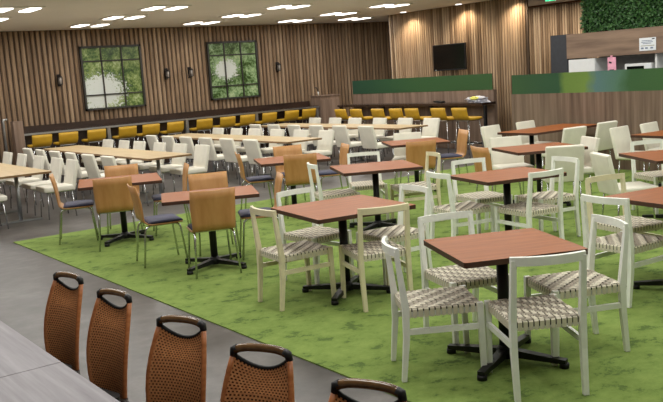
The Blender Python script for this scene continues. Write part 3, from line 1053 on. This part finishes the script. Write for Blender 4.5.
gv = [
    (3.33, 10.37, -111, 1, 'golden plywood chair at the far left, seen from the side'),
    (3.63, 9.18, -22, 1, 'golden plywood chair with back to camera at the leftmost café table'),
    (3.44, 8.22, -103, 1, 'golden plywood chair with navy pad, left of the second golden-chair table'),
    (4.33, 10.59, -26, -1, 'golden plywood chair facing the camera behind the leftmost café table'),
    (4.80, 9.62, -111, -1, 'golden plywood chair at the right of the leftmost café table'),
    (3.74, 7.03, -18, 1, 'golden plywood chair with back to camera, nearest of the golden chairs'),
    (4.43, 8.41, -20, -1, 'golden plywood chair facing the camera behind the second golden-chair table'),
    (4.78, 7.45, -116, -1, 'golden plywood chair right of the second golden-chair table'),
    (5.87, 10.23, -113, 1, 'golden plywood chair left of the table close to the oak tables'),
    (6.81, 10.39, -18, -1, 'golden plywood chair facing the camera behind the table near the oak tables'),
    (6.11, 9.03, -30, 1, 'golden plywood chair with back to camera behind the middle table'),
    (7.28, 9.58, -113, -1, 'golden plywood chair right of the table near the oak tables'),
    (7.88, 8.66, -25, 1, 'golden plywood chair with back to camera at the farthest back café table'),
    (9.46, 9.40, -116, -1, 'golden plywood chair facing left at the farthest back café table'),
    (7.51, 7.24, -108, 1, 'golden plywood chair left of the table before the partition'),
]
for x, y, yaw, s, lab in gv:
    seat_at(PLY, 'plywood_chair', x, y, yaw + 90 * s, .26, lab, 'golden plywood chairs')

# ------------------------------------------------------------------ foreground tables and rattan chairs
def grey_table(label, y0, y1, x0=.15, x1=1.055):
    root = thing('grey_table', label, 'table', ((x0 + x1) / 2, (y0 + y1) / 2, 0))
    w, d = x1 - x0, y1 - y0
    put('tabletop', one('grey_top', lambda bm: box(bm, (0, 0, .722), (w, d, .036)), M['greywood'], .002), root)
    for sx in (-1, 1):
        for sy in (-1, 1):
            put('leg', one('grey_leg', lambda bm: beam(bm, (sx * (w / 2 - .16), sy * (d / 2 - .1), 0), (sx * (w / 2 - .16), sy * (d / 2 - .1), .704), .06, .06), M['black'], .003), root)
grey_table('pale grey wood table at the lower left corner, nearer the camera', 1.75, 3.425)
grey_table('pale grey wood table at the left edge, beyond the table seam', 3.431, 5.1)

def rattan_kind():
    parts = []
    NU, NV = 18, 42
    Z0, Z1 = .33, .842
    def width(t):
        return .110 + .038 * math.sin(PI * t * .9) - .004 * t
    def P(u, t, off=0.0):
        w = width(t)
        top_dip = .052 * (1 - u * u) * max(0, (t - .75) / .25)
        z = Z0 + (Z1 - Z0) * t - top_dip
        y = -.165 - .085 * t + .035 * math.sin(PI * t) - .022 * (1 - u * u) + off
        return Vector((u * w, y, z))
    def weave(bm):
        for off, flip in ((.009, 1), (-.009, 0)):
            nu, nv = NU * 2, NV * 2
            g = [[bm.verts.new(P(-1 + 2 * i / nu, j / nv, off)) for i in range(nu + 1)] for j in range(nv + 1)]
            for j in range(nv):
                for i in range(nu):
                    if j % 2 == 1 and i % 2 == (1 if (j // 2) % 2 else 0) and 0 < i < nu - 1:
                        continue
                    bm.faces.new([g[j][i], g[j][i + 1], g[j + 1][i + 1], g[j + 1][i]])
        nu, nv = 8, 10
        g = [[bm.verts.new(P(-1 + 2 * i / nu, j / nv, 0)) for i in range(nu + 1)] for j in range(nv + 1)]
        for j in range(nv):
            for i in range(nu):
                bm.faces.new([g[j][i], g[j][i + 1], g[j + 1][i + 1], g[j + 1][i]]).material_index = 1
    parts.append(('backrest', one('rattan_back', weave, [M['rattan'], M['rattan_core']])))
    for s in (-1, 1):
        def post(bm):
            tube(bm, [P(s, t) for t in [k / 10 for k in range(11)]], .0115, 10)
        parts.append(('post', one('rattan_post', post, M['rattan_post'])))
        def wrap(bm):
            p = P(s, 1.0)
            tube(bm, [p + Vector((0, 0, -.004)), p + Vector((-s * .004, 0, .020)), p + Vector((-s * .020, 0, .028))], .018, 10, radii=[.0135, .016, .0145])
        parts.append(('handle_wrap', one('handle_wrap', wrap, M['leather'])))
        for yy in (-.20, .19):
            def leg(bm):
                tube(bm, [(s * .15, yy * 1.08 + .05, 0), (s * .135, yy + .05, .40)], .018, 10)
            parts.append(('leg', one('rattan_leg', leg, M['dark_wood'])))
    def handle(bm):
        a, b = P(-1, 1.0), P(1, 1.0)
        pts = []
        for k in range(13):
            t = k / 12
            u = -1 + 2 * t
            p = a.lerp(b, t)
            p.x *= .93
            p.z += .020 + .011 * (1 - u ** 4)
            p.y -= .012 * (1 - u * u)
            pts.append(p)
        tube(bm, pts, .0155, 10)
    parts.append(('handle', one('horn_handle', handle, M['horn'])))
    def lip(bm):
        tube(bm, [P(-1 + 2 * k / 10, 1.0) + Vector((0, 0, .002)) for k in range(11)], .009, 8)
    parts.append(('top_band', one('back_band', lip, M['leather'])))
    def seat(bm):
        prism(bm, [(x, y + .07) for x, y in rounded_rect(.34, .40, .05, 4)], .395, .435)
    parts.append(('seat', one('rattan_seat', seat, M['leather'], .008)))
    return parts
RAT = rattan_kind()
rt = [(1.44, 4.43, -76, 'at the far end of the row'), (1.46, 3.85, -76, 'second from the far end'), (1.47, 3.16, -66, 'third from the far end'),
      (1.50, 2.58, -62, 'second from the near end'), (1.54, 2.01, -64, 'at the bottom of the photo, nearest the camera')]
for x, y, yaw, lab in rt:
    seat_at(RAT, 'rattan_chair', x + .005, y - .004, yaw - 90, .245, 'brown rattan chair at the grey table, ' + lab, 'rattan chairs at the grey table')

# ------------------------------------------------------------------ camera
c36, s36 = math.cos(R(36)), math.sin(R(36))
def to_room(v):
    return Vector((v[0] * c36 + v[1] * s36, -v[0] * s36 + v[1] * c36, v[2]))
pitch, roll, H, F = .149, .068, 1.845, 850.0
cp, spn = math.cos(pitch), math.sin(pitch)
cr, sr = math.cos(roll), math.sin(roll)
fwd = Vector((0, cp, -spn))
down0 = Vector((0, -spn, -cp))
x0 = Vector((1, 0, 0))
right = to_room(x0 * cr + down0 * sr)
down = to_room(x0 * -sr + down0 * cr)
fwd = to_room(fwd)
cam = bpy.data.cameras.new('camera')
cam.sensor_fit = 'HORIZONTAL'
cam.sensor_width = 36.0
cam.lens = 36.0 * F / 663.0
cam.clip_start = .05
cam.clip_end = 100
co = bpy.data.objects.new('camera', cam)
COL.objects.link(co)
mw_ = Matrix.Identity(4)
for i in range(3):
    mw_[i][0] = right[i]
    mw_[i][1] = -down[i]
    mw_[i][2] = -fwd[i]
mw_[2][3] = H
co.matrix_world = mw_
scn.camera = co

# ------------------------------------------------------------------ world and view
w = bpy.data.worlds.new('world')
scn.world = w
w.use_nodes = True
w.node_tree.nodes['Background'].inputs['Color'].default_value = (.6, .58, .55, 1)
w.node_tree.nodes['Background'].inputs['Strength'].default_value = .05
vs = scn.view_settings
vs.view_transform = 'Standard'
vs.look = 'None'
vs.exposure = 0.0
vs.gamma = 1.0
vs.use_curve_mapping = False
